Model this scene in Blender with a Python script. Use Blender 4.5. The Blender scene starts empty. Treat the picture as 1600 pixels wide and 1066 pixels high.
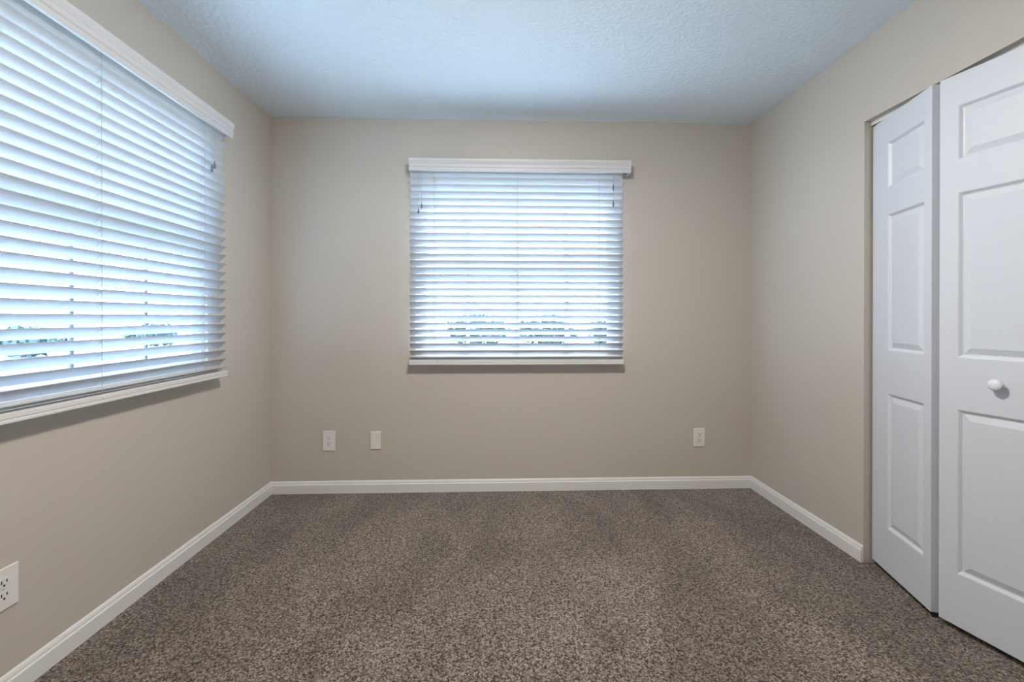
import bpy, bmesh, math, random
from mathutils import Matrix, Vector

sc = bpy.context.scene
COL = sc.collection

# ------------------------------------------------------------------ camera
F_PX = 688.28
cam_data = bpy.data.cameras.new('camera')
cam_data.sensor_width = 36.0
cam_data.sensor_fit = 'HORIZONTAL'
cam_data.lens = F_PX * 36.0 / 1600.0
cam_data.shift_x = 0.0
cam_data.shift_y = (497.72 - 533.0) / 1600.0
cam_data.clip_start = 0.02
cam_data.clip_end = 200
cam = bpy.data.objects.new('camera', cam_data)
COL.objects.link(cam)
right_v = Vector((0.99942521, -0.03389826, 0.00038949))
fwd_v = Vector((0.03389916, 0.99942183, -0.00261878))
up_v = Vector((-0.0003005, 0.00263048, 0.9999965))
cam.matrix_world = Matrix((
    (right_v.x, up_v.x, -fwd_v.x, 1.46545),
    (right_v.y, up_v.y, -fwd_v.y, -2.90356),
    (right_v.z, up_v.z, -fwd_v.z, 1.14438),
    (0, 0, 0, 1)))
sc.camera = cam

# ------------------------------------------------------------------ light set-up
SKY_STRENGTH = 22.0
SUN_STRENGTH = 14.0
LAMP_STRENGTH = 178.0
EXPOSURE = 0.12
SKY_BLUE = (0.33, 0.60, 1.0, 1)
CLOUD_WHITE = (0.72, 0.87, 1.0, 1)

sc.view_settings.view_transform = 'Standard'
sc.view_settings.look = 'None'
sc.view_settings.gamma = 1.0
sc.view_settings.use_curve_mapping = False
sc.view_settings.exposure = EXPOSURE
sc.cycles.max_bounces = 14
sc.cycles.diffuse_bounces = 9
sc.cycles.glossy_bounces = 4
sc.cycles.transmission_bounces = 6
sc.cycles.transparent_max_bounces = 12
sc.cycles.caustics_reflective = True
sc.cycles.caustics_refractive = False
sc.cycles.sample_clamp_indirect = 6.0
sc.cycles.use_denoising = True

world = bpy.data.worlds.new('sky')
sc.world = world
world.use_nodes = True
nt = world.node_tree
nt.nodes.clear()
n_out = nt.nodes.new('ShaderNodeOutputWorld')
n_bg = nt.nodes.new('ShaderNodeBackground')
n_tc = nt.nodes.new('ShaderNodeTexCoord')
n_noise = nt.nodes.new('ShaderNodeTexNoise')
n_noise.inputs['Scale'].default_value = 2.2
n_noise.inputs['Detail'].default_value = 6.0
n_ramp = nt.nodes.new('ShaderNodeValToRGB')
n_ramp.color_ramp.elements[0].position = 0.35
n_ramp.color_ramp.elements[0].color = SKY_BLUE
n_ramp.color_ramp.elements[1].position = 0.68
n_ramp.color_ramp.elements[1].color = CLOUD_WHITE
n_bg.inputs['Strength'].default_value = SKY_STRENGTH
nt.links.new(n_tc.outputs['Generated'], n_noise.inputs['Vector'])
nt.links.new(n_noise.outputs['Fac'], n_ramp.inputs['Fac'])
nt.links.new(n_ramp.outputs['Color'], n_bg.inputs['Color'])
nt.links.new(n_bg.outputs['Background'], n_out.inputs['Surface'])

sun_data = bpy.data.lights.new('sun', 'SUN')
sun_data.energy = SUN_STRENGTH
sun_data.angle = math.radians(1.0)
sun_data.color = (1.0, 1.0, 1.0)
sun = bpy.data.objects.new('sun', sun_data)
COL.objects.link(sun)
# stands high beyond the back window: it lights the slat tops and the ground, the slats keep it out of the room
sun.rotation_euler = Vector((-0.15, -1.0, -1.3)).to_track_quat('-Z', 'Y').to_euler()

# ------------------------------------------------------------------ room measures
W = 3.174          # left wall x = 0, right wall x = W
D = 3.26           # back wall y = 0, wall behind the camera y = -D
H = 2.44
OPEN_W, OPEN_Z0, OPEN_Z1 = 1.345, 0.888, 2.085   # both window openings
WIN_BACK_X = 1.602
WIN_LEFT_Y = -1.292
BLIND_LEFT_Y = -1.2725
CL_Y0, CL_Y1, CL_Z = -0.908, -2.470, 2.055       # closet opening


def portal(name, loc, rot):
    ld = bpy.data.lights.new(name, 'AREA')
    ld.shape = 'RECTANGLE'
    ld.size = OPEN_W + 0.02
    ld.size_y = OPEN_Z1 - OPEN_Z0 + 0.02
    ld.cycles.is_portal = True
    o = bpy.data.objects.new(name, ld)
    COL.objects.link(o)
    o.location = loc
    o.rotation_euler = rot
    return o


zc = (OPEN_Z0 + OPEN_Z1) / 2
portal('daylight_portal_back', (WIN_BACK_X, 0.165, zc), (math.radians(-90), 0, 0))
portal('daylight_portal_left', (-0.165, WIN_LEFT_Y, zc), (0, math.radians(-90), math.radians(0)))
bpy.data.objects['daylight_portal_left'].rotation_euler = Vector((1, 0, 0)).to_track_quat('-Z', 'Y').to_euler()
bpy.data.objects['daylight_portal_back'].rotation_euler = Vector((0, -1, 0)).to_track_quat('-Z', 'Y').to_euler()

# ------------------------------------------------------------------ materials


def new_mat(name):
    m = bpy.data.materials.new(name)
    m.use_nodes = True
    t = m.node_tree
    b = t.nodes['Principled BSDF']
    return m, t, b


def painted(name, color, rough=0.5, spec=0.4, bump=0.0, scale=200.0, dist=0.001, tint=0.0, detail=3.0, stretch=None):
    """paint with a fine procedural texture: slight colour variation and bump"""
    m, t, b = new_mat(name)
    b.inputs['Roughness'].default_value = rough
    b.inputs['Specular IOR Level'].default_value = spec
    tc = t.nodes.new('ShaderNodeTexCoord')
    vec = tc.outputs['Object']
    if stretch:
        mp = t.nodes.new('ShaderNodeMapping')
        mp.inputs['Scale'].default_value = stretch
        t.links.new(vec, mp.inputs['Vector'])
        vec = mp.outputs['Vector']
    nz = t.nodes.new('ShaderNodeTexNoise')
    nz.inputs['Scale'].default_value = scale
    nz.inputs['Detail'].default_value = detail
    t.links.new(vec, nz.inputs['Vector'])
    rp = t.nodes.new('ShaderNodeValToRGB')
    lo = [max(0, c * (1 - tint)) for c in color]
    hi = [min(1, c * (1 + tint)) for c in color]
    rp.color_ramp.elements[0].position = 0.3
    rp.color_ramp.elements[1].position = 0.7
    rp.color_ramp.elements[0].color = (*lo, 1)
    rp.color_ramp.elements[1].color = (*hi, 1)
    t.links.new(nz.outputs['Fac'], rp.inputs['Fac'])
    t.links.new(rp.outputs['Color'], b.inputs['Base Color'])
    if bump:
        bp = t.nodes.new('ShaderNodeBump')
        bp.inputs['Strength'].default_value = bump
        bp.inputs['Distance'].default_value = dist
        t.links.new(nz.outputs['Fac'], bp.inputs['Height'])
        t.links.new(bp.outputs['Normal'], b.inputs['Normal'])
    return m


WALL_COL = (0.530, 0.485, 0.429)
M = {}
M['wall'] = painted('wall_paint', WALL_COL, 0.42, 0.35, 0.12, 160, 0.001, 0.015)
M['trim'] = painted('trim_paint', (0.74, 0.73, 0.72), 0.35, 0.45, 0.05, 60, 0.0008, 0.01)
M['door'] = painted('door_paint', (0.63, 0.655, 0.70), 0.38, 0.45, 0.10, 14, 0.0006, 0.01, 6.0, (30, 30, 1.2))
M['blind'] = None
M['valance'] = painted('valance_vinyl', (0.64, 0.635, 0.64), 0.4, 0.4, 0.02, 80, 0.0005, 0.01)
M['rail'] = painted('rail_vinyl', (0.68, 0.67, 0.66), 0.4, 0.4, 0.02, 80, 0.0005, 0.01)
M['vinyl'] = painted('window_vinyl', (0.80, 0.81, 0.82), 0.4, 0.4, 0.02, 80, 0.0005, 0.01)
M['grid'] = painted('grid_bars_backlit', (0.10, 0.115, 0.13), 0.5, 0.3, 0.02, 80, 0.0005, 0.02)  # backlit darkness put into the bar colour, left window only
M['plate'] = painted('plate_plastic', (0.74, 0.73, 0.71), 0.35, 0.5, 0.02, 120, 0.0003, 0.01)
M['slot'] = painted('slot_dark', (0.03, 0.027, 0.025), 0.7, 0.2, 0.0, 100, 0.001, 0.1)
M['cord'] = painted('cord_fibre', (0.42, 0.43, 0.45), 0.8, 0.1, 0.1, 900, 0.0004, 0.05)
M['tassel'] = painted('tassel_plastic', (0.17, 0.18, 0.19), 0.4, 0.4, 0.05, 300, 0.0004, 0.05)
M['metal'] = painted('zinc_metal', (0.55, 0.55, 0.56), 0.35, 0.5, 0.03, 300, 0.0003, 0.05)
M['track'] = painted('track_paint', (0.72, 0.71, 0.68), 0.4, 0.4, 0.02, 100, 0.0003, 0.02)
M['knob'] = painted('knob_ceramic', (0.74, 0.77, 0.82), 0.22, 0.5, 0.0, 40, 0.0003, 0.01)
M['stucco'] = painted('stucco', (0.62, 0.58, 0.52), 0.9, 0.1, 0.4, 90, 0.004, 0.06)
M['leaf'] = painted('leaf_green', (0.028, 0.050, 0.044), 0.6, 0.3, 0.0, 6, 0.001, 0.45)
M['bark'] = painted('bark', (0.10, 0.075, 0.055), 0.9, 0.1, 0.6, 40, 0.01, 0.3)
M['ground'] = painted('pale_ground', (0.22, 0.235, 0.225), 0.95, 0.1, 0.2, 8, 0.01, 0.10)


def blind_material():
    m, t, b = new_mat('slat_vinyl')
    b.inputs['Base Color'].default_value = (0.57, 0.58, 0.60, 1)
    b.inputs['Roughness'].default_value = 0.24
    b.inputs['Specular IOR Level'].default_value = 0.8
    tc = t.nodes.new('ShaderNodeTexCoord')
    mp = t.nodes.new('ShaderNodeMapping')
    mp.inputs['Scale'].default_value = (3, 140, 140)
    nz = t.nodes.new('ShaderNodeTexNoise')
    nz.inputs['Scale'].default_value = 4
    bp = t.nodes.new('ShaderNodeBump')
    bp.inputs['Strength'].default_value = 0.04
    bp.inputs['Distance'].default_value = 0.0005
    t.links.new(tc.outputs['Object'], mp.inputs['Vector'])
    t.links.new(mp.outputs['Vector'], nz.inputs['Vector'])
    t.links.new(nz.outputs['Fac'], bp.inputs['Height'])
    t.links.new(bp.outputs['Normal'], b.inputs['Normal'])
    tr = t.nodes.new('ShaderNodeBsdfTranslucent')
    tr.inputs['Color'].default_value = (0.86, 0.92, 1.0, 1)
    mx = t.nodes.new('ShaderNodeMixShader')
    mx.inputs['Fac'].default_value = 0.06
    out = t.nodes['Material Output']
    t.links.new(b.outputs['BSDF'], mx.inputs[1])
    t.links.new(tr.outputs['BSDF'], mx.inputs[2])
    t.links.new(mx.outputs['Shader'], out.inputs['Surface'])
    return m


M['blind'] = blind_material()


def glass_material():
    m = bpy.data.materials.new('window_glass')
    m.use_nodes = True
    t = m.node_tree
    t.nodes.clear()
    out = t.nodes.new('ShaderNodeOutputMaterial')
    tr = t.nodes.new('ShaderNodeBsdfTransparent')
    tr.inputs['Color'].default_value = (0.95, 0.975, 0.98, 1)
    gl = t.nodes.new('ShaderNodeBsdfGlossy')
    gl.inputs['Roughness'].default_value = 0.02
    lw = t.nodes.new('ShaderNodeLayerWeight')
    lw.inputs['Blend'].default_value = 0.5
    pw = t.nodes.new('ShaderNodeMath')
    pw.operation = 'POWER'
    pw.inputs[1].default_value = 4.0
    fr = t.nodes.new('ShaderNodeMath')
    fr.operation = 'MULTIPLY_ADD'
    fr.inputs[1].default_value = 0.6
    fr.inputs[2].default_value = 0.03
    t.links.new(lw.outputs['Facing'], pw.inputs[0])
    t.links.new(pw.outputs['Value'], fr.inputs[0])
    mx = t.nodes.new('ShaderNodeMixShader')
    t.links.new(fr.outputs['Value'], mx.inputs['Fac'])
    t.links.new(tr.outputs['BSDF'], mx.inputs[1])
    t.links.new(gl.outputs['BSDF'], mx.inputs[2])
    t.links.new(mx.outputs['Shader'], out.inputs['Surface'])
    return m


M['glass'] = glass_material()


def ceiling_material():
    m, t, b = new_mat('ceiling_knockdown')
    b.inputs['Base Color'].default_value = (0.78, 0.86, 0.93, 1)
    b.inputs['Roughness'].default_value = 0.75
    b.inputs['Specular IOR Level'].default_value = 0.2
    tc = t.nodes.new('ShaderNodeTexCoord')
    n1 = t.nodes.new('ShaderNodeTexNoise')
    n1.inputs['Scale'].default_value = 48
    n1.inputs['Detail'].default_value = 4
    rp = t.nodes.new('ShaderNodeValToRGB')
    rp.color_ramp.elements[0].position = 0.40
    rp.color_ramp.elements[1].position = 0.60
    bp = t.nodes.new('ShaderNodeBump')
    bp.inputs['Strength'].default_value = 0.5
    bp.inputs['Distance'].default_value = 0.004
    t.links.new(tc.outputs['Object'], n1.inputs['Vector'])
    t.links.new(n1.outputs['Fac'], rp.inputs['Fac'])
    t.links.new(rp.outputs['Color'], bp.inputs['Height'])
    t.links.new(bp.outputs['Normal'], b.inputs['Normal'])
    return m


M['ceiling'] = ceiling_material()


def carpet_material():
    m, t, b = new_mat('carpet_pile')
    b.inputs['Roughness'].default_value = 0.95
    b.inputs['Specular IOR Level'].default_value = 0.08
    b.inputs['Sheen Weight'].default_value = 0.25
    b.inputs['Sheen Roughness'].default_value = 0.5
    tc = t.nodes.new('ShaderNodeTexCoord')
    # tufts: every yarn end has its own shade
    n1 = t.nodes.new('ShaderNodeTexVoronoi')
    n1.inputs['Scale'].default_value = 215
    n1.inputs['Randomness'].default_value = 1.0
    nf = t.nodes.new('ShaderNodeTexNoise')
    nf.inputs['Scale'].default_value = 95
    nf.inputs['Detail'].default_value = 2.0
    sep = t.nodes.new('ShaderNodeSeparateColor')
    mixv = t.nodes.new('ShaderNodeMath')
    mixv.operation = 'MULTIPLY_ADD'
    mixv.inputs[1].default_value = 1.3
    mixv.inputs[2].default_value = -0.65
    addv = t.nodes.new('ShaderNodeMath')
    addv.operation = 'ADD'
    t.links.new(tc.outputs['Object'], n1.inputs['Vector'])
    t.links.new(tc.outputs['Object'], nf.inputs['Vector'])
    t.links.new(n1.outputs['Color'], sep.inputs['Color'])
    t.links.new(nf.outputs['Fac'], mixv.inputs[0])
    t.links.new(sep.outputs['Red'], addv.inputs[0])
    t.links.new(mixv.outputs['Value'], addv.inputs[1])
    rp = t.nodes.new('ShaderNodeValToRGB')
    cr = rp.color_ramp
    cr.elements[0].position = 0.0
    cr.elements[0].color = (0.020, 0.014, 0.010, 1)
    cr.elements[1].position = 1.0
    cr.elements[1].color = (0.33, 0.282, 0.235, 1)
    e = cr.elements.new(0.45)
    e.color = (0.130, 0.103, 0.083, 1)
    t.links.new(addv.outputs['Value'], rp.inputs['Fac'])
    # brushed areas of the pile (vacuum strokes running away from the window)
    mp = t.nodes.new('ShaderNodeMapping')
    mp.inputs['Rotation'].default_value = (0, 0, 0.15)
    mp.inputs['Scale'].default_value = (2.0, 1.0, 1)
    n2 = t.nodes.new('ShaderNodeTexNoise')
    n2.inputs['Scale'].default_value = 1.6
    n2.inputs['Detail'].default_value = 3.5
    n2.inputs['Distortion'].default_value = 0.6
    r2 = t.nodes.new('ShaderNodeValToRGB')
    r2.color_ramp.elements[0].position = 0.38
    r2.color_ramp.elements[0].color = (0.80, 0.79, 0.78, 1)
    r2.color_ramp.elements[1].position = 0.64
    r2.color_ramp.elements[1].color = (1.12, 1.12, 1.12, 1)
    t.links.new(tc.outputs['Object'], mp.inputs['Vector'])
    t.links.new(mp.outputs['Vector'], n2.inputs['Vector'])
    t.links.new(n2.outputs['Fac'], r2.inputs['Fac'])
    mul = t.nodes.new('ShaderNodeMix')
    mul.data_type = 'RGBA'
    mul.blend_type = 'MULTIPLY'
    mul.inputs['Factor'].default_value = 1.0
    t.links.new(rp.outputs['Color'], mul.inputs['A'])
    t.links.new(r2.outputs['Color'], mul.inputs['B'])
    t.links.new(mul.outputs['Result'], b.inputs['Base Color'])
    bp = t.nodes.new('ShaderNodeBump')
    bp.inputs['Strength'].default_value = 0.35
    bp.inputs['Distance'].default_value = 0.004
    bp.invert = True
    t.links.new(n1.outputs['Distance'], bp.inputs['Height'])
    t.links.new(bp.outputs['Normal'], b.inputs['Normal'])
    return m


M['carpet'] = carpet_material()


def lamp_material():
    m, t, b = new_mat('lamp_glass')
    b.inputs['Base Color'].default_value = (0.9, 0.88, 0.84, 1)
    b.inputs['Emission Color'].default_value = (1.0, 0.92, 0.835, 1)
    b.inputs['Emission Strength'].default_value = LAMP_STRENGTH
    return m


M['lamp'] = lamp_material()

# ------------------------------------------------------------------ mesh helpers


def box(bm, x0, x1, y0, y1, z0, z1):
    if x0 > x1: x0, x1 = x1, x0
    if y0 > y1: y0, y1 = y1, y0
    if z0 > z1: z0, z1 = z1, z0
    vs = [bm.verts.new((x, y, z)) for x in (x0, x1) for y in (y0, y1) for z in (z0, z1)]
    for f in ((0, 1, 3, 2), (4, 6, 7, 5), (0, 4, 5, 1), (2, 3, 7, 6), (0, 2, 6, 4), (1, 5, 7, 3)):
        bm.faces.new([vs[i] for i in f])


def prism_x(bm, x0, x1, prof, m0=0.0, m1=0.0):
    """closed (y, z) outline run from x0 to x1; m0 / m1 mitre the ends by y"""
    a = [bm.verts.new((x0 + m0 * y, y, z)) for y, z in prof]
    b = [bm.verts.new((x1 + m1 * y, y, z)) for y, z in prof]
    n = len(prof)
    for i in range(n):
        bm.faces.new((a[i], a[(i + 1) % n], b[(i + 1) % n], b[i]))
    bm.faces.new(list(reversed(a)))
    bm.faces.new(b)


def tube(bm, pts, r, seg=8):
    pts = [Vector(p) for p in pts]
    rings = []
    for i, p in enumerate(pts):
        d = (pts[min(i + 1, len(pts) - 1)] - pts[max(i - 1, 0)]).normalized()
        ref = Vector((1, 0, 0)) if abs(d.x) < 0.9 else Vector((0, 1, 0))
        u = d.cross(ref).normalized()
        v = d.cross(u)
        rr = r[i] if isinstance(r, (list, tuple)) else r
        rings.append([bm.verts.new(p + (u * math.cos(2 * math.pi * k / seg) + v * math.sin(2 * math.pi * k / seg)) * rr) for k in range(seg)])
    for a, b in zip(rings, rings[1:]):
        for k in range(seg):
            bm.faces.new((a[k], a[(k + 1) % seg], b[(k + 1) % seg], b[k]))
    bm.faces.new(list(reversed(rings[0])))
    bm.faces.new(rings[-1])


def obj(name, bm, mat, parent=None, smooth=False, bevel=0.0, bseg=2):
    me = bpy.data.meshes.new(name)
    bmesh.ops.recalc_face_normals(bm, faces=bm.faces[:])
    bm.to_mesh(me)
    bm.free()
    me.materials.append(mat)
    if smooth:
        for p in me.polygons:
            p.use_smooth = True
    o = bpy.data.objects.new(name, me)
    COL.objects.link(o)
    if parent is not None:
        o.parent = parent
    if bevel:
        md = o.modifiers.new('bevel', 'BEVEL')
        md.width = bevel
        md.segments = bseg
        md.limit_method = 'ANGLE'
        md.angle_limit = math.radians(40)
    return o


def thing(name, loc, rz=0.0):
    o = bpy.data.objects.new(name, None)
    o.empty_display_size = 0.05
    COL.objects.link(o)
    o.location = loc
    o.rotation_euler = (0, 0, rz)
    return o


def tag(o, label=None, cat=None, group=None, kind=None):
    if label: o['label'] = label
    if cat: o['category'] = cat
    if group: o['group'] = group
    if kind: o['kind'] = kind
    return o


def structure(name, bm, mat, label, cat, bevel=0.0):
    return tag(obj(name, bm, mat, None, bevel=bevel), label, cat, kind='structure')


# ------------------------------------------------------------------ room shell
TH = 0.15      # outer wall thickness
TI = 0.115     # closet partition

bm = bmesh.new()
box(bm, -TH, W + 0.9, -D - TH, TH, -0.2, 0.0)
structure('floor', bm, M['carpet'], 'speckled brown cut pile carpet covering the whole bedroom floor', 'carpet')

bm = bmesh.new()
box(bm, -TH, W + 0.9, -D - TH, TH, H, H + 0.2)
structure('ceiling', bm, M['ceiling'], 'white knockdown textured ceiling over the empty room', 'ceiling')

# back wall with its window opening
xa, xb = WIN_BACK_X - OPEN_W / 2, WIN_BACK_X + OPEN_W / 2
bm = bmesh.new()
box(bm, -TH, xa, 0, TH, 0, H)
box(bm, xb, W + TI, 0, TH, 0, H)
box(bm, xa, xb, 0, TH, 0, OPEN_Z0)
box(bm, xa, xb, 0, TH, OPEN_Z1, H)
structure('wall_back', bm, M['wall'], 'beige painted wall facing the camera with a window in its middle', 'wall')

ya, yb = WIN_LEFT_Y - OPEN_W / 2, WIN_LEFT_Y + OPEN_W / 2
bm = bmesh.new()
box(bm, -TH, 0, yb, 0, 0, H)
box(bm, -TH, 0, -D, ya, 0, H)
box(bm, -TH, 0, ya, yb, 0, OPEN_Z0)
box(bm, -TH, 0, ya, yb, OPEN_Z1, H)
structure('wall_left', bm, M['wall'], 'beige painted wall on the left with the large window blind', 'wall')

bm = bmesh.new()
box(bm, W, W + TI, CL_Y0, 0, 0, H)
box(bm, W, W + TI, -D, CL_Y1, 0, H)
box(bm, W, W + TI, CL_Y1, CL_Y0, CL_Z, H)
structure('wall_right', bm, M['wall'], 'beige painted wall on the right around the closet opening', 'wall')

bm = bmesh.new()
box(bm, -TH, W + 0.9, -D - TH, -D, 0, H)
structure('wall_front', bm, M['wall'], 'beige painted wall behind the camera', 'wall')

bm = bmesh.new()
box(bm, W + 0.78, W + 0.9, -D, TH, 0, H)
box(bm, W + TI, W + 0.78, -0.42, -0.36, 0, H)
box(bm, W + TI, W + 0.78, -3.0, -2.94, 0, H)
structure('wall_closet', bm, M['wall'], 'dim closet wall behind the folding doors', 'wall')


def baseboard_profile():
    # (out from the wall, height), a small stepped colonial top
    return [(0, 0), (0.0125, 0), (0.0125, 0.055), (0.0112, 0.0575), (0.0085, 0.0595), (0.0080, 0.066),
            (0.0060, 0.0725), (0.0030, 0.0775), (0, 0.079)]


def baseboard(name, length, loc, rz, label, m0=1.0, m1=-1.0):
    """runs along local +x with the wall at local y = 0 and the room at local -y"""
    prof = [(-a, z) for a, z in baseboard_profile()]
    b_ = bmesh.new()
    prism_x(b_, 0, length, prof, -m0, -m1)
    o = structure(name, b_, M['trim'], label, 'baseboard')
    o.location = loc
    o.rotation_euler = (0, 0, rz)
    return o


baseboard('baseboard_back', W, (0, 0, 0), 0, 'white baseboard along the foot of the wall facing the camera')
baseboard('baseboard_left', D, (0, -D, 0), math.pi / 2, 'white baseboard along the foot of the left wall')
baseboard('baseboard_right', -CL_Y0, (W, 0, 0), -math.pi / 2, 'short white baseboard between the back corner and the closet doors', m0=1.0, m1=0.0)

# ------------------------------------------------------------------ windows (both alike, built in wall coordinates)
# local x along the wall, local -y into the room, z up


def frame_boxes(bm, x0, x1, z0, z1, w, y0, y1):
    box(bm, x0, x0 + w, y0, y1, z0, z1)
    box(bm, x1 - w, x1, y0, y1, z0, z1)
    box(bm, x0 + w, x1 - w, y0, y1, z0, z0 + w)
    box(bm, x0 + w, x1 - w, y0, y1, z1 - w, z1)


def make_window(name, loc, rz, label, muntin_mat, mw):
    root = tag(thing(name, loc, rz), label, 'window', kind='structure')
    h = OPEN_W / 2
    zm = 1.500
    sill_t = 0.018
    z0 = OPEN_Z0 + sill_t
    b_ = bmesh.new()
    box(b_, -h, h, 0.002, 0.030, OPEN_Z0, z0)
    obj('window_sill', b_, M['vinyl'], root, bevel=0.003)
    b_ = bmesh.new()
    frame_boxes(b_, -h, h, OPEN_Z0, OPEN_Z1, 0.030, 0.030, 0.100)
    obj('window_frame', b_, M['vinyl'], root)
    for kind, za, zb, y0, y1 in (('lower', z0 + 0.014, zm + 0.027, 0.035, 0.058), ('upper', zm - 0.027, OPEN_Z1 - 0.031, 0.060, 0.083)):
        b_ = bmesh.new()
        frame_boxes(b_, -h + 0.031, h - 0.031, za, zb, 0.034, y0, y1)
        if kind == 'lower':
            box(b_, -h + 0.065, h - 0.065, y0, y1, zb - 0.052, zb - 0.034)
        sash = obj('sash', b_, M['vinyl'], root)
        b_ = bmesh.new()
        ym = (y0 + y1) / 2
        for k in (-1, 0, 1):
            box(b_, k * 0.331 - mw, k * 0.331 + mw, ym - 0.009, ym - 0.002, za + 0.034, zb - 0.034)
        zz = (za + zb) / 2
        for k in range(4):
            xs = [-h + 0.065, -0.331 + mw, mw, 0.331 + mw]
            xe = [-0.331 - mw, -mw, 0.331 - mw, h - 0.065]
            box(b_, xs[k], xe[k], ym - 0.009, ym - 0.002, zz - mw * 0.8, zz + mw * 0.8)
        obj('muntin', b_, muntin_mat, sash)
        b_ = bmesh.new()
        box(b_, -h + 0.064, h - 0.064, ym, ym + 0.003, za + 0.033, zb - 0.033)
        obj('pane', b_, M['glass'], sash)
    return root


make_window('window_1', (WIN_BACK_X, 0, 0), 0, 'white gridded window behind the blind in the middle of the back wall', M['vinyl'], 0.0125)
make_window('window_2', (0, WIN_LEFT_Y, 0), math.pi / 2, 'window with grid bars coloured dark as if backlit behind the large blind on the left wall', M['grid'], 0.006)

# ------------------------------------------------------------------ blinds
SLAT_W, SLAT_T, PITCH = 0.050, 0.0028, 0.0444
TILT = math.radians(44)
SLAT_Y = -0.045       # slat centre, out from the wall
LADDERS = (-0.535, 0.0, 0.530)


def slat_mesh(half):
    """a flat vinyl slat along x, its long edges slightly rounded"""
    b_ = bmesh.new()
    hw, ht = SLAT_W / 2, SLAT_T / 2
    prism_x(b_, -half, half, [(-hw, -ht * 0.6), (-hw + 0.0012, -ht), (hw - 0.0012, -ht), (hw, -ht * 0.6),
                              (hw, ht * 0.6), (hw - 0.0012, ht), (-hw + 0.0012, ht), (-hw, ht * 0.6)])
    bmesh.ops.recalc_face_normals(b_, faces=b_.faces[:])
    me = bpy.data.meshes.new('slat')
    b_.to_mesh(me)
    b_.free()
    me.materials.append(M['blind'])
    return me


VAL_PROF = [  # (out from the wall, z) of the moulded valance board, front face toward the room
    (0.072, 2.077), (0.0835, 2.077), (0.0855, 2.080), (0.0855, 2.094), (0.0835, 2.0965), (0.0835, 2.099),
    (0.0870, 2.103), (0.0880, 2.112), (0.0865, 2.1195), (0.0865, 2.1225), (0.0890, 2.126), (0.0915, 2.133),
    (0.0945, 2.140), (0.0955, 2.146), (0.0955, 2.153), (0.0930, 2.155), (0.072, 2.155)]

RAIL_PROF = [
    (0.020, 0.8415), (0.022, 0.8385), (0.068, 0.8385), (0.0700, 0.8405), (0.0700, 0.8475), (0.0682, 0.8490), (0.0682, 0.8520),
    (0.0700, 0.8535), (0.0700, 0.8670), (0.0682, 0.8690), (0.022, 0.8690), (0.020, 0.866)]


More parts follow.
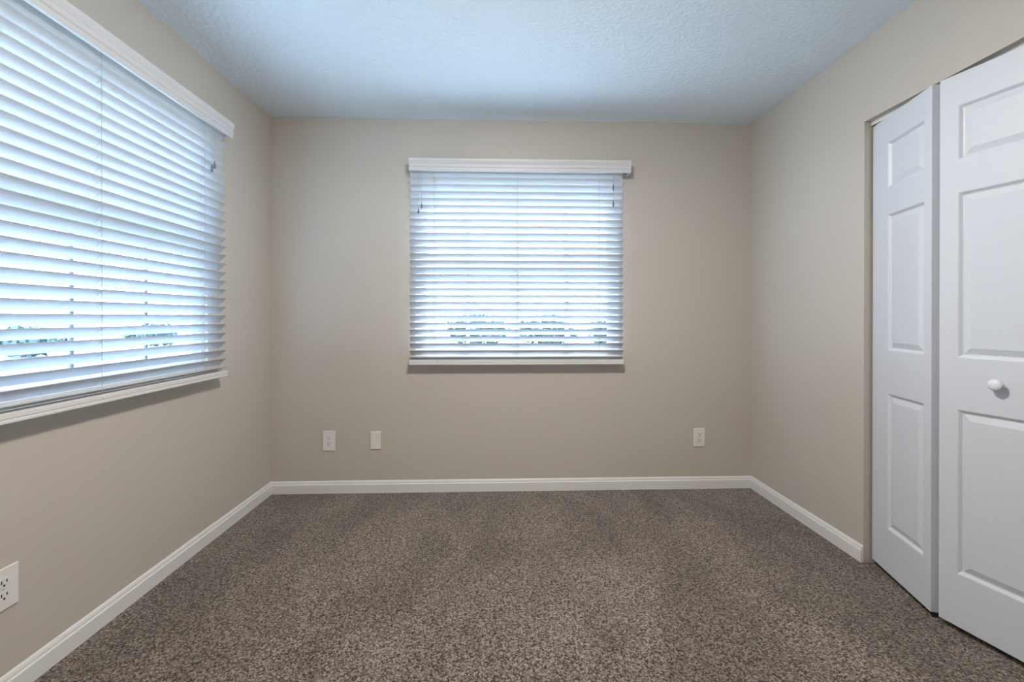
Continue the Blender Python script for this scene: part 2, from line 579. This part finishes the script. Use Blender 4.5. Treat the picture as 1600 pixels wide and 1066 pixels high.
def make_blind(name, loc, rz, half, val0, val1, label, cords, ladders=LADDERS):
    root = tag(thing(name, loc, rz), label, 'window blind', 'slatted blinds on the two windows')
    # valance with returns to the wall
    b_ = bmesh.new()
    prism_x(b_, val0, val1, [(-a, z) for a, z in VAL_PROF], 0, 0)
    box(b_, val0 + 0.001, val0 + 0.009, -0.072, -0.001, 2.082, 2.150)
    box(b_, val1 - 0.009, val1 - 0.001, -0.072, -0.001, 2.082, 2.150)
    obj('valance', b_, M['valance'], root)
    b_ = bmesh.new()
    box(b_, -half, half, -0.068, -0.014, 2.098, 2.146)
    hr = obj('headrail', b_, M['valance'], root, bevel=0.002)
    # slats: inner edge high, outer edge low
    me = slat_mesh(half)
    dz_in = math.sin(TILT) * SLAT_W / 2
    zs = []
    for k in range(-1, 26):
        z_in = 2.0425 - PITCH * k
        o = bpy.data.objects.new('slat', me)
        COL.objects.link(o)
        o.parent = root
        o.location = (0, SLAT_Y, z_in - dz_in)
        o.rotation_euler = (-TILT + math.radians(random.uniform(-0.6, 0.6)), 0, 0)
        zs.append(z_in - dz_in)
    o = bpy.data.objects.new('slat', me)          # the lowest slat lies on the rail
    COL.objects.link(o)
    o.parent = root
    o.location = (0, SLAT_Y, 0.8805)
    o.rotation_euler = (-math.radians(20), 0, 0)
    # bottom rail with cord plugs
    b_ = bmesh.new()
    prism_x(b_, -half - 0.001, half + 0.001, [(-a, z) for a, z in RAIL_PROF], 0, 0)
    rail = obj('bottom_rail', b_, M['rail'], root)
    for l in ladders:
        b_ = bmesh.new()
        tube(b_, [(l, -0.0698, 0.861), (l, -0.0725, 0.861)], [0.005, 0.004], 12)
        obj('cord_plug', b_, M['vinyl'], rail)
    # ladders: an inner and an outer string with a rung beneath every slat
    off = math.cos(TILT) * SLAT_W / 2 + 0.0018
    for l in ladders:
        b_ = bmesh.new()
        yi, yo = SLAT_Y - off, SLAT_Y + off
        tube(b_, [(l, yi, 2.10), (l, yi, 0.868)], 0.0009, 5)
        tube(b_, [(l, yo, 2.10), (l, yo, 0.868)], 0.0007, 5)
        for z in zs:
            zi, zo = z + dz_in - 0.0028, z - dz_in - 0.0028
            tube(b_, [(l + 0.006, yi, zi), (l + 0.006, yo, zo)], 0.0005, 4)
        obj('ladder_string', b_, M['cord'], root)
    # hanging cords
    for kind, x, pieces in cords:
        yc = SLAT_Y - off - 0.008
        zend = pieces[-1][1]
        b_ = bmesh.new()
        for dx in ((-0.0015, 0.0015) if kind == 'lift_cord' else (0.0,)):
            tube(b_, [(x + dx, yc, 2.10), (x + dx * 0.5, yc, zend)], 0.0007, 5)
        c = obj(kind, b_, M['cord'], root)
        for what, z, hh, rr in pieces:
            b_ = bmesh.new()
            if what == 'cord_stop':
                tube(b_, [(x, yc, z + hh), (x, yc, z + hh * 0.8), (x, yc, z - hh * 0.8), (x, yc, z - hh)], [rr * 0.6, rr, rr, rr * 0.6], 10)
            else:
                tube(b_, [(x, yc, z + hh), (x, yc, z + hh * 0.5), (x, yc, z - hh * 0.2), (x, yc, z - hh * 0.6), (x, yc, z - hh)],
                     [rr * 0.3, rr * 0.5, rr * 0.95, rr, rr * 0.45], 10)
            obj(what, b_, M['tassel'], c, smooth=True)
    return root


random.seed(4)
BX = 1.596
make_blind('window_blind', (BX, 0, 0), 0, 0.690, 0.905 - BX, 2.331 - BX,
           'white two inch slatted blind on the back wall window, facing the camera',
           [('lift_cord', 0.621, [('cord_stop', 1.986, 0.019, 0.0045), ('tassel', 1.882, 0.022, 0.0065)]),
            ('tilt_cord', -0.632, [('tassel', 1.823, 0.019, 0.0065)]),
            ('tilt_cord', -0.612, [('tassel', 1.858, 0.019, 0.0065)])])
make_blind('window_blind', (0, BLIND_LEFT_Y, 0), math.pi / 2, 0.700, -0.725, 0.722,
           'large white slatted blind on the left wall window, cut by the photo edge',
           [('tilt_cord', 0.592, [('tassel', 1.895, 0.019, 0.0065)]),
            ('tilt_cord', 0.572, [('tassel', 1.872, 0.019, 0.0065)]),
            ('lift_cord', -0.621, [('cord_stop', 1.986, 0.019, 0.0045), ('tassel', 1.882, 0.022, 0.0065)])],
           ladders=(-0.535, -0.020, 0.528))

# ------------------------------------------------------------------ closet doors
LEAF_L, LEAF_T = 0.381, 0.034
LZ0, LZ1 = 0.024, 2.0265
PANELS_Z = ((1.712, 1.912), (0.999, 1.596), (0.216, 0.811))


def leaf_mesh(mirror):
    """leaf along local +x from 0 to LEAF_L, front face at local y = 0 looking to -y"""
    b_ = bmesh.new()
    pa, pb = (0.113, 0.341) if not mirror else (0.055, 0.283)
    xs = [0, pa, pb, LEAF_L]
    zs = [LZ0]
    for z0, z1 in sorted(PANELS_Z):
        zs += [z0, z1]
    zs.append(LZ1)
    for side in (0, 1):
        sgn = 1 if side == 0 else -1
        y0 = 0.0 if side == 0 else LEAF_T
        grid = [[b_.verts.new((x, y0, z)) for z in zs] for x in xs]
        for i in range(3):
            for j in range(len(zs) - 1):
                q = [grid[i][j], grid[i + 1][j], grid[i + 1][j + 1], grid[i][j + 1]]
                if i == 1 and j % 2 == 1:
                    x0, x1, z0, z1 = xs[1], xs[2], zs[j], zs[j + 1]
                    prev = q
                    for ins, dep in ((0.003, 0.0014), (0.010, 0.0088), (0.014, 0.0098), (0.034, 0.0026), (0.036, 0.0020)):
                        cur = [b_.verts.new((x, y0 + sgn * dep, z)) for x, z in
                               ((x0 + ins, z0 + ins), (x1 - ins, z0 + ins), (x1 - ins, z1 - ins), (x0 + ins, z1 - ins))]
                        for k in range(4):
                            b_.faces.new((prev[k], prev[(k + 1) % 4], cur[(k + 1) % 4], cur[k]))
                        prev = cur
                    b_.faces.new(prev)
                else:
                    b_.faces.new(q)
        if side == 0:
            front = grid
        else:
            n, m = len(xs), len(zs)
            for i in range(n - 1):
                b_.faces.new((front[i][0], front[i + 1][0], grid[i + 1][0], grid[i][0]))
                b_.faces.new((front[i][m - 1], front[i + 1][m - 1], grid[i + 1][m - 1], grid[i][m - 1]))
            for j in range(m - 1):
                b_.faces.new((front[0][j], front[0][j + 1], grid[0][j + 1], grid[0][j]))
                b_.faces.new((front[n - 1][j], front[n - 1][j + 1], grid[n - 1][j + 1], grid[n - 1][j]))
    return b_


def add_leaf(root, p0, p1, mirror):
    """p0 -> p1: front bottom corners (world xy), front face to the room; the leaf's local x runs p0 -> p1"""
    d = Vector((p1[0] - p0[0], p1[1] - p0[1]))
    ang = math.atan2(d.y, d.x)
    o = obj('door_leaf', leaf_mesh(mirror), M['door'], root, bevel=0.0015)
    o.location = (p0[0] - root.location.x, p0[1] - root.location.y, 0)
    o.rotation_euler = (0, 0, ang)
    return o


def lathe(bm, prof, seg=24):
    rings = []
    for r, y in prof:
        if r < 1e-6:
            rings.append([bm.verts.new((0, y, 0))])
        else:
            rings.append([bm.verts.new((r * math.cos(2 * math.pi * k / seg), y, r * math.sin(2 * math.pi * k / seg))) for k in range(seg)])
    for a, b in zip(rings, rings[1:]):
        for k in range(seg):
            va = [a[k % len(a)], a[(k + 1) % len(a)]] if len(a) > 1 else [a[0]]
            vb = [b[k % len(b)], b[(k + 1) % len(b)]] if len(b) > 1 else [b[0]]
            f = va + list(reversed(vb))
            if len(f) >= 3:
                bm.faces.new(f)


def bifold(name, pH, pA, pB, pE, label):
    root = tag(thing(name, (pH[0], pH[1], 0)), label, 'closet door', kind='structure')
    l1 = add_leaf(root, pH, pA, False)
    l2 = add_leaf(root, pB, pE, True)
    b_ = bmesh.new()
    lathe(b_, [(0.0, 0.001), (0.0100, 0.001), (0.0088, -0.004), (0.0068, -0.010), (0.0076, -0.014), (0.0130, -0.0185),
               (0.0165, -0.024), (0.0168, -0.028), (0.0145, -0.0325), (0.0095, -0.0355), (0.004, -0.0366), (0.0, -0.0368)], 28)
    k = obj('door_knob', b_, M['knob'], l2, smooth=True)
    k.location = (0.170, 0, 0.917)
    k.scale = (1.18, 1.0, 1.18)
    # hinges between the leaves, on the closet side
    for z in (0.30, 1.03, 1.78):
        b_ = bmesh.new()
        tube(b_, [(LEAF_L + 0.004, LEAF_T + 0.003, z - 0.032), (LEAF_L + 0.004, LEAF_T + 0.003, z + 0.032)], 0.0035, 10)
        box(b_, LEAF_L - 0.024, LEAF_L, LEAF_T, LEAF_T + 0.002, z - 0.03, z + 0.03)
        obj('hinge', b_, M['metal'], l1)
    return root


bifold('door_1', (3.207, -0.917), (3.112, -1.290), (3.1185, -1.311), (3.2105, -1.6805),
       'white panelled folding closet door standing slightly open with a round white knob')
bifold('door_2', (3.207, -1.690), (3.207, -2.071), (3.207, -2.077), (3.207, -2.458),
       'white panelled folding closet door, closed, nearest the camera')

bm = bmesh.new()
box(bm, W + 0.030, W + 0.0335, CL_Y1 + 0.002, CL_Y0 - 0.002, CL_Z - 0.020, CL_Z)
box(bm, W + 0.0565, W + 0.060, CL_Y1 + 0.002, CL_Y0 - 0.002, CL_Z - 0.020, CL_Z)
box(bm, W + 0.0335, W + 0.0565, CL_Y1 + 0.002, CL_Y0 - 0.002, CL_Z - 0.003, CL_Z)
tag(obj('trim_1', bm, M['track']), 'thin pale door track under the closet header', 'door track', kind='structure')

# ------------------------------------------------------------------ wall plates
# local x along the wall, -y into the room


def rounded_plate(bm, w, h, t):
    box(bm, -w / 2, w / 2, -t, 0, -h / 2, h / 2)


def make_outlet(loc, rz, w, h, label):
    root = tag(thing('wall_outlet', loc, rz), label, 'outlet', 'white duplex wall outlets')
    b_ = bmesh.new()
    rounded_plate(b_, w, h, 0.0055)
    obj('cover_plate', b_, M['plate'], root, bevel=0.003, bseg=3)
    for s in (1, -1):
        b_ = bmesh.new()
        n = 24
        # face with flattened top and bottom
        prof = []
        for k in range(n):
            a = 2 * math.pi * k / n
            prof.append((0.0172 * math.cos(a), max(-0.0138, min(0.0138, 0.0172 * math.sin(a)))))
        a_ = [b_.verts.new((x, -0.0050, z)) for x, z in prof]
        c_ = [b_.verts.new((x, -0.0072, z)) for x, z in prof]
        for k in range(n):
            b_.faces.new((a_[k], a_[(k + 1) % n], c_[(k + 1) % n], c_[k]))
        b_.faces.new(a_)
        b_.faces.new(c_)
        r = obj('receptacle', b_, M['plate'], root)
        r.location = (0, 0, s * 0.0195)
        b_ = bmesh.new()
        box(b_, -0.0085, -0.0058, -0.0078, -0.0066, -0.001, 0.0085)
        box(b_, 0.0058, 0.0085, -0.0078, -0.0066, 0.000, 0.0080)
        tube(b_, [(0, -0.0066, -0.0075), (0, -0.0078, -0.0075)], 0.0030, 12)
        obj('slot', b_, M['slot'], r)
    b_ = bmesh.new()
    tube(b_, [(0, -0.005, 0), (0, -0.0066, 0)], [0.0032, 0.0026], 12)
    obj('screw', b_, M['metal'], root)
    return root


make_outlet((0.374, 0, 0.341), 0, 0.080, 0.131, 'white duplex outlet on the back wall left of the plain blank plate')
make_outlet((2.817, 0, 0.342), 0, 0.078, 0.124, 'white duplex outlet on the back wall near the right corner')
make_outlet((0, -1.551, 0.337), math.pi / 2, 0.085, 0.125, 'white duplex outlet on the left wall under the large blind')

root = tag(thing('blank_plate', (0.6746, 0, 0.3405)), 'plain white blank wall plate on the back wall right of an outlet', 'wall plate')
b_ = bmesh.new()
rounded_plate(b_, 0.067, 0.116, 0.006)
obj('cover_plate', b_, M['plate'], root, bevel=0.003, bseg=3)
for s in (1, -1):
    b_ = bmesh.new()
    tube(b_, [(0, -0.0055, s * 0.0415), (0, -0.0068, s * 0.0415)], [0.003, 0.0024], 12)
    obj('screw', b_, M['plate'], root)

# ------------------------------------------------------------------ ceiling lamp (over the middle of the room, above the frame)
root = tag(thing('ceiling_lamp', (1.575, -1.63, H)), 'round frosted flush ceiling lamp over the middle of the room', 'ceiling lamp')
b_ = bmesh.new()
lathe(b_, [(0.0, 0.0), (0.185, 0.0), (0.210, 0.010), (0.215, 0.030), (0.215, 0.086), (0.211, 0.092), (0.170, 0.092), (0.0, 0.092)], 40)  # unseen pan, made wide and deep to keep lamp light off the ceiling
bmesh.ops.rotate(b_, verts=b_.verts[:], cent=(0, 0, 0), matrix=Matrix.Rotation(-math.pi / 2, 3, 'X'))
obj('lamp_base_baffle', b_, M['valance'], root, smooth=False)
b_ = bmesh.new()
lathe(b_, [(0.150, 0.093), (0.148, 0.104), (0.134, 0.120), (0.104, 0.134), (0.060, 0.142), (0.0, 0.145)], 40)
bmesh.ops.rotate(b_, verts=b_.verts[:], cent=(0, 0, 0), matrix=Matrix.Rotation(-math.pi / 2, 3, 'X'))
obj('lamp_shade', b_, M['lamp'], root, smooth=True)

# ------------------------------------------------------------------ outside
bm = bmesh.new()
for x0, x1, y0, y1 in ((-40, 40, TH + 0.02, 60), (-60, -TH - 0.02, -40, TH + 0.02)):
    vs = [bm.verts.new(p) for p in ((x0, y0, -0.25), (x1, y0, -0.25), (x1, y1, -0.25), (x0, y1, -0.25))]
    bm.faces.new(vs)
o = obj('ground', bm, M['ground'])
tag(o, 'bright pale ground outside, glimpsed through the lowest gaps of the blinds', 'ground', kind='structure')


def leafy(bm, c, rx, ry, rz_, n, size, rnd):
    for _ in range(n):
        while True:
            v = Vector((rnd.uniform(-1, 1), rnd.uniform(-1, 1), rnd.uniform(-1, 1)))
            if 0.35 < v.length < 1:
                break
        p = Vector((c[0] + v.x * rx, c[1] + v.y * ry, c[2] + v.z * rz_))
        a = Vector((rnd.uniform(-1, 1), rnd.uniform(-1, 1), rnd.uniform(-1, 1))).normalized()
        b = a.orthogonal().normalized()
        s = size * rnd.uniform(0.6, 1.3)
        bm.faces.new([bm.verts.new(p + q) for q in (a * s, b * s * 0.5, -a * s, -b * s * 0.5)])


def bush(loc, r, h, n, label, seed):
    rnd = random.Random(seed)
    root = tag(thing('bush', loc), label, 'bush', 'bushes outside the windows')
    b_ = bmesh.new()
    leafy(b_, (0, 0, h * 0.55), r, r * 0.8, h * 0.5, n, 0.16, rnd)
    obj('foliage', b_, M['leaf'], root)
    b_ = bmesh.new()
    tube(b_, [(0, 0, 0), (0.03, 0, h * 0.3), (0, 0.02, h * 0.6)], [0.07, 0.05, 0.02], 8)
    obj('stem', b_, M['bark'], root)


bush((0.6, 17.0, -0.25), 1.45, 1.5, 900, 'leftmost dark bush glimpsed through the low gaps of the back window blind', 1)
bush((3.8, 17.6, -0.25), 1.45, 1.5, 900, 'middle dark bush glimpsed through the low gaps of the back window blind', 2)
bush((6.8, 17.2, -0.25), 1.2, 1.4, 700, 'rightmost dark bush glimpsed through the low gaps of the back window blind', 3)
bush((-15.0, 19.0, -0.25), 1.3, 1.0, 600, 'grey green bush glimpsed through the left window blind near its far end', 4)
bush((-15.0, 13.0, -0.25), 1.2, 1.0, 600, 'grey green bush glimpsed through the left window blind near the photo edge', 5)
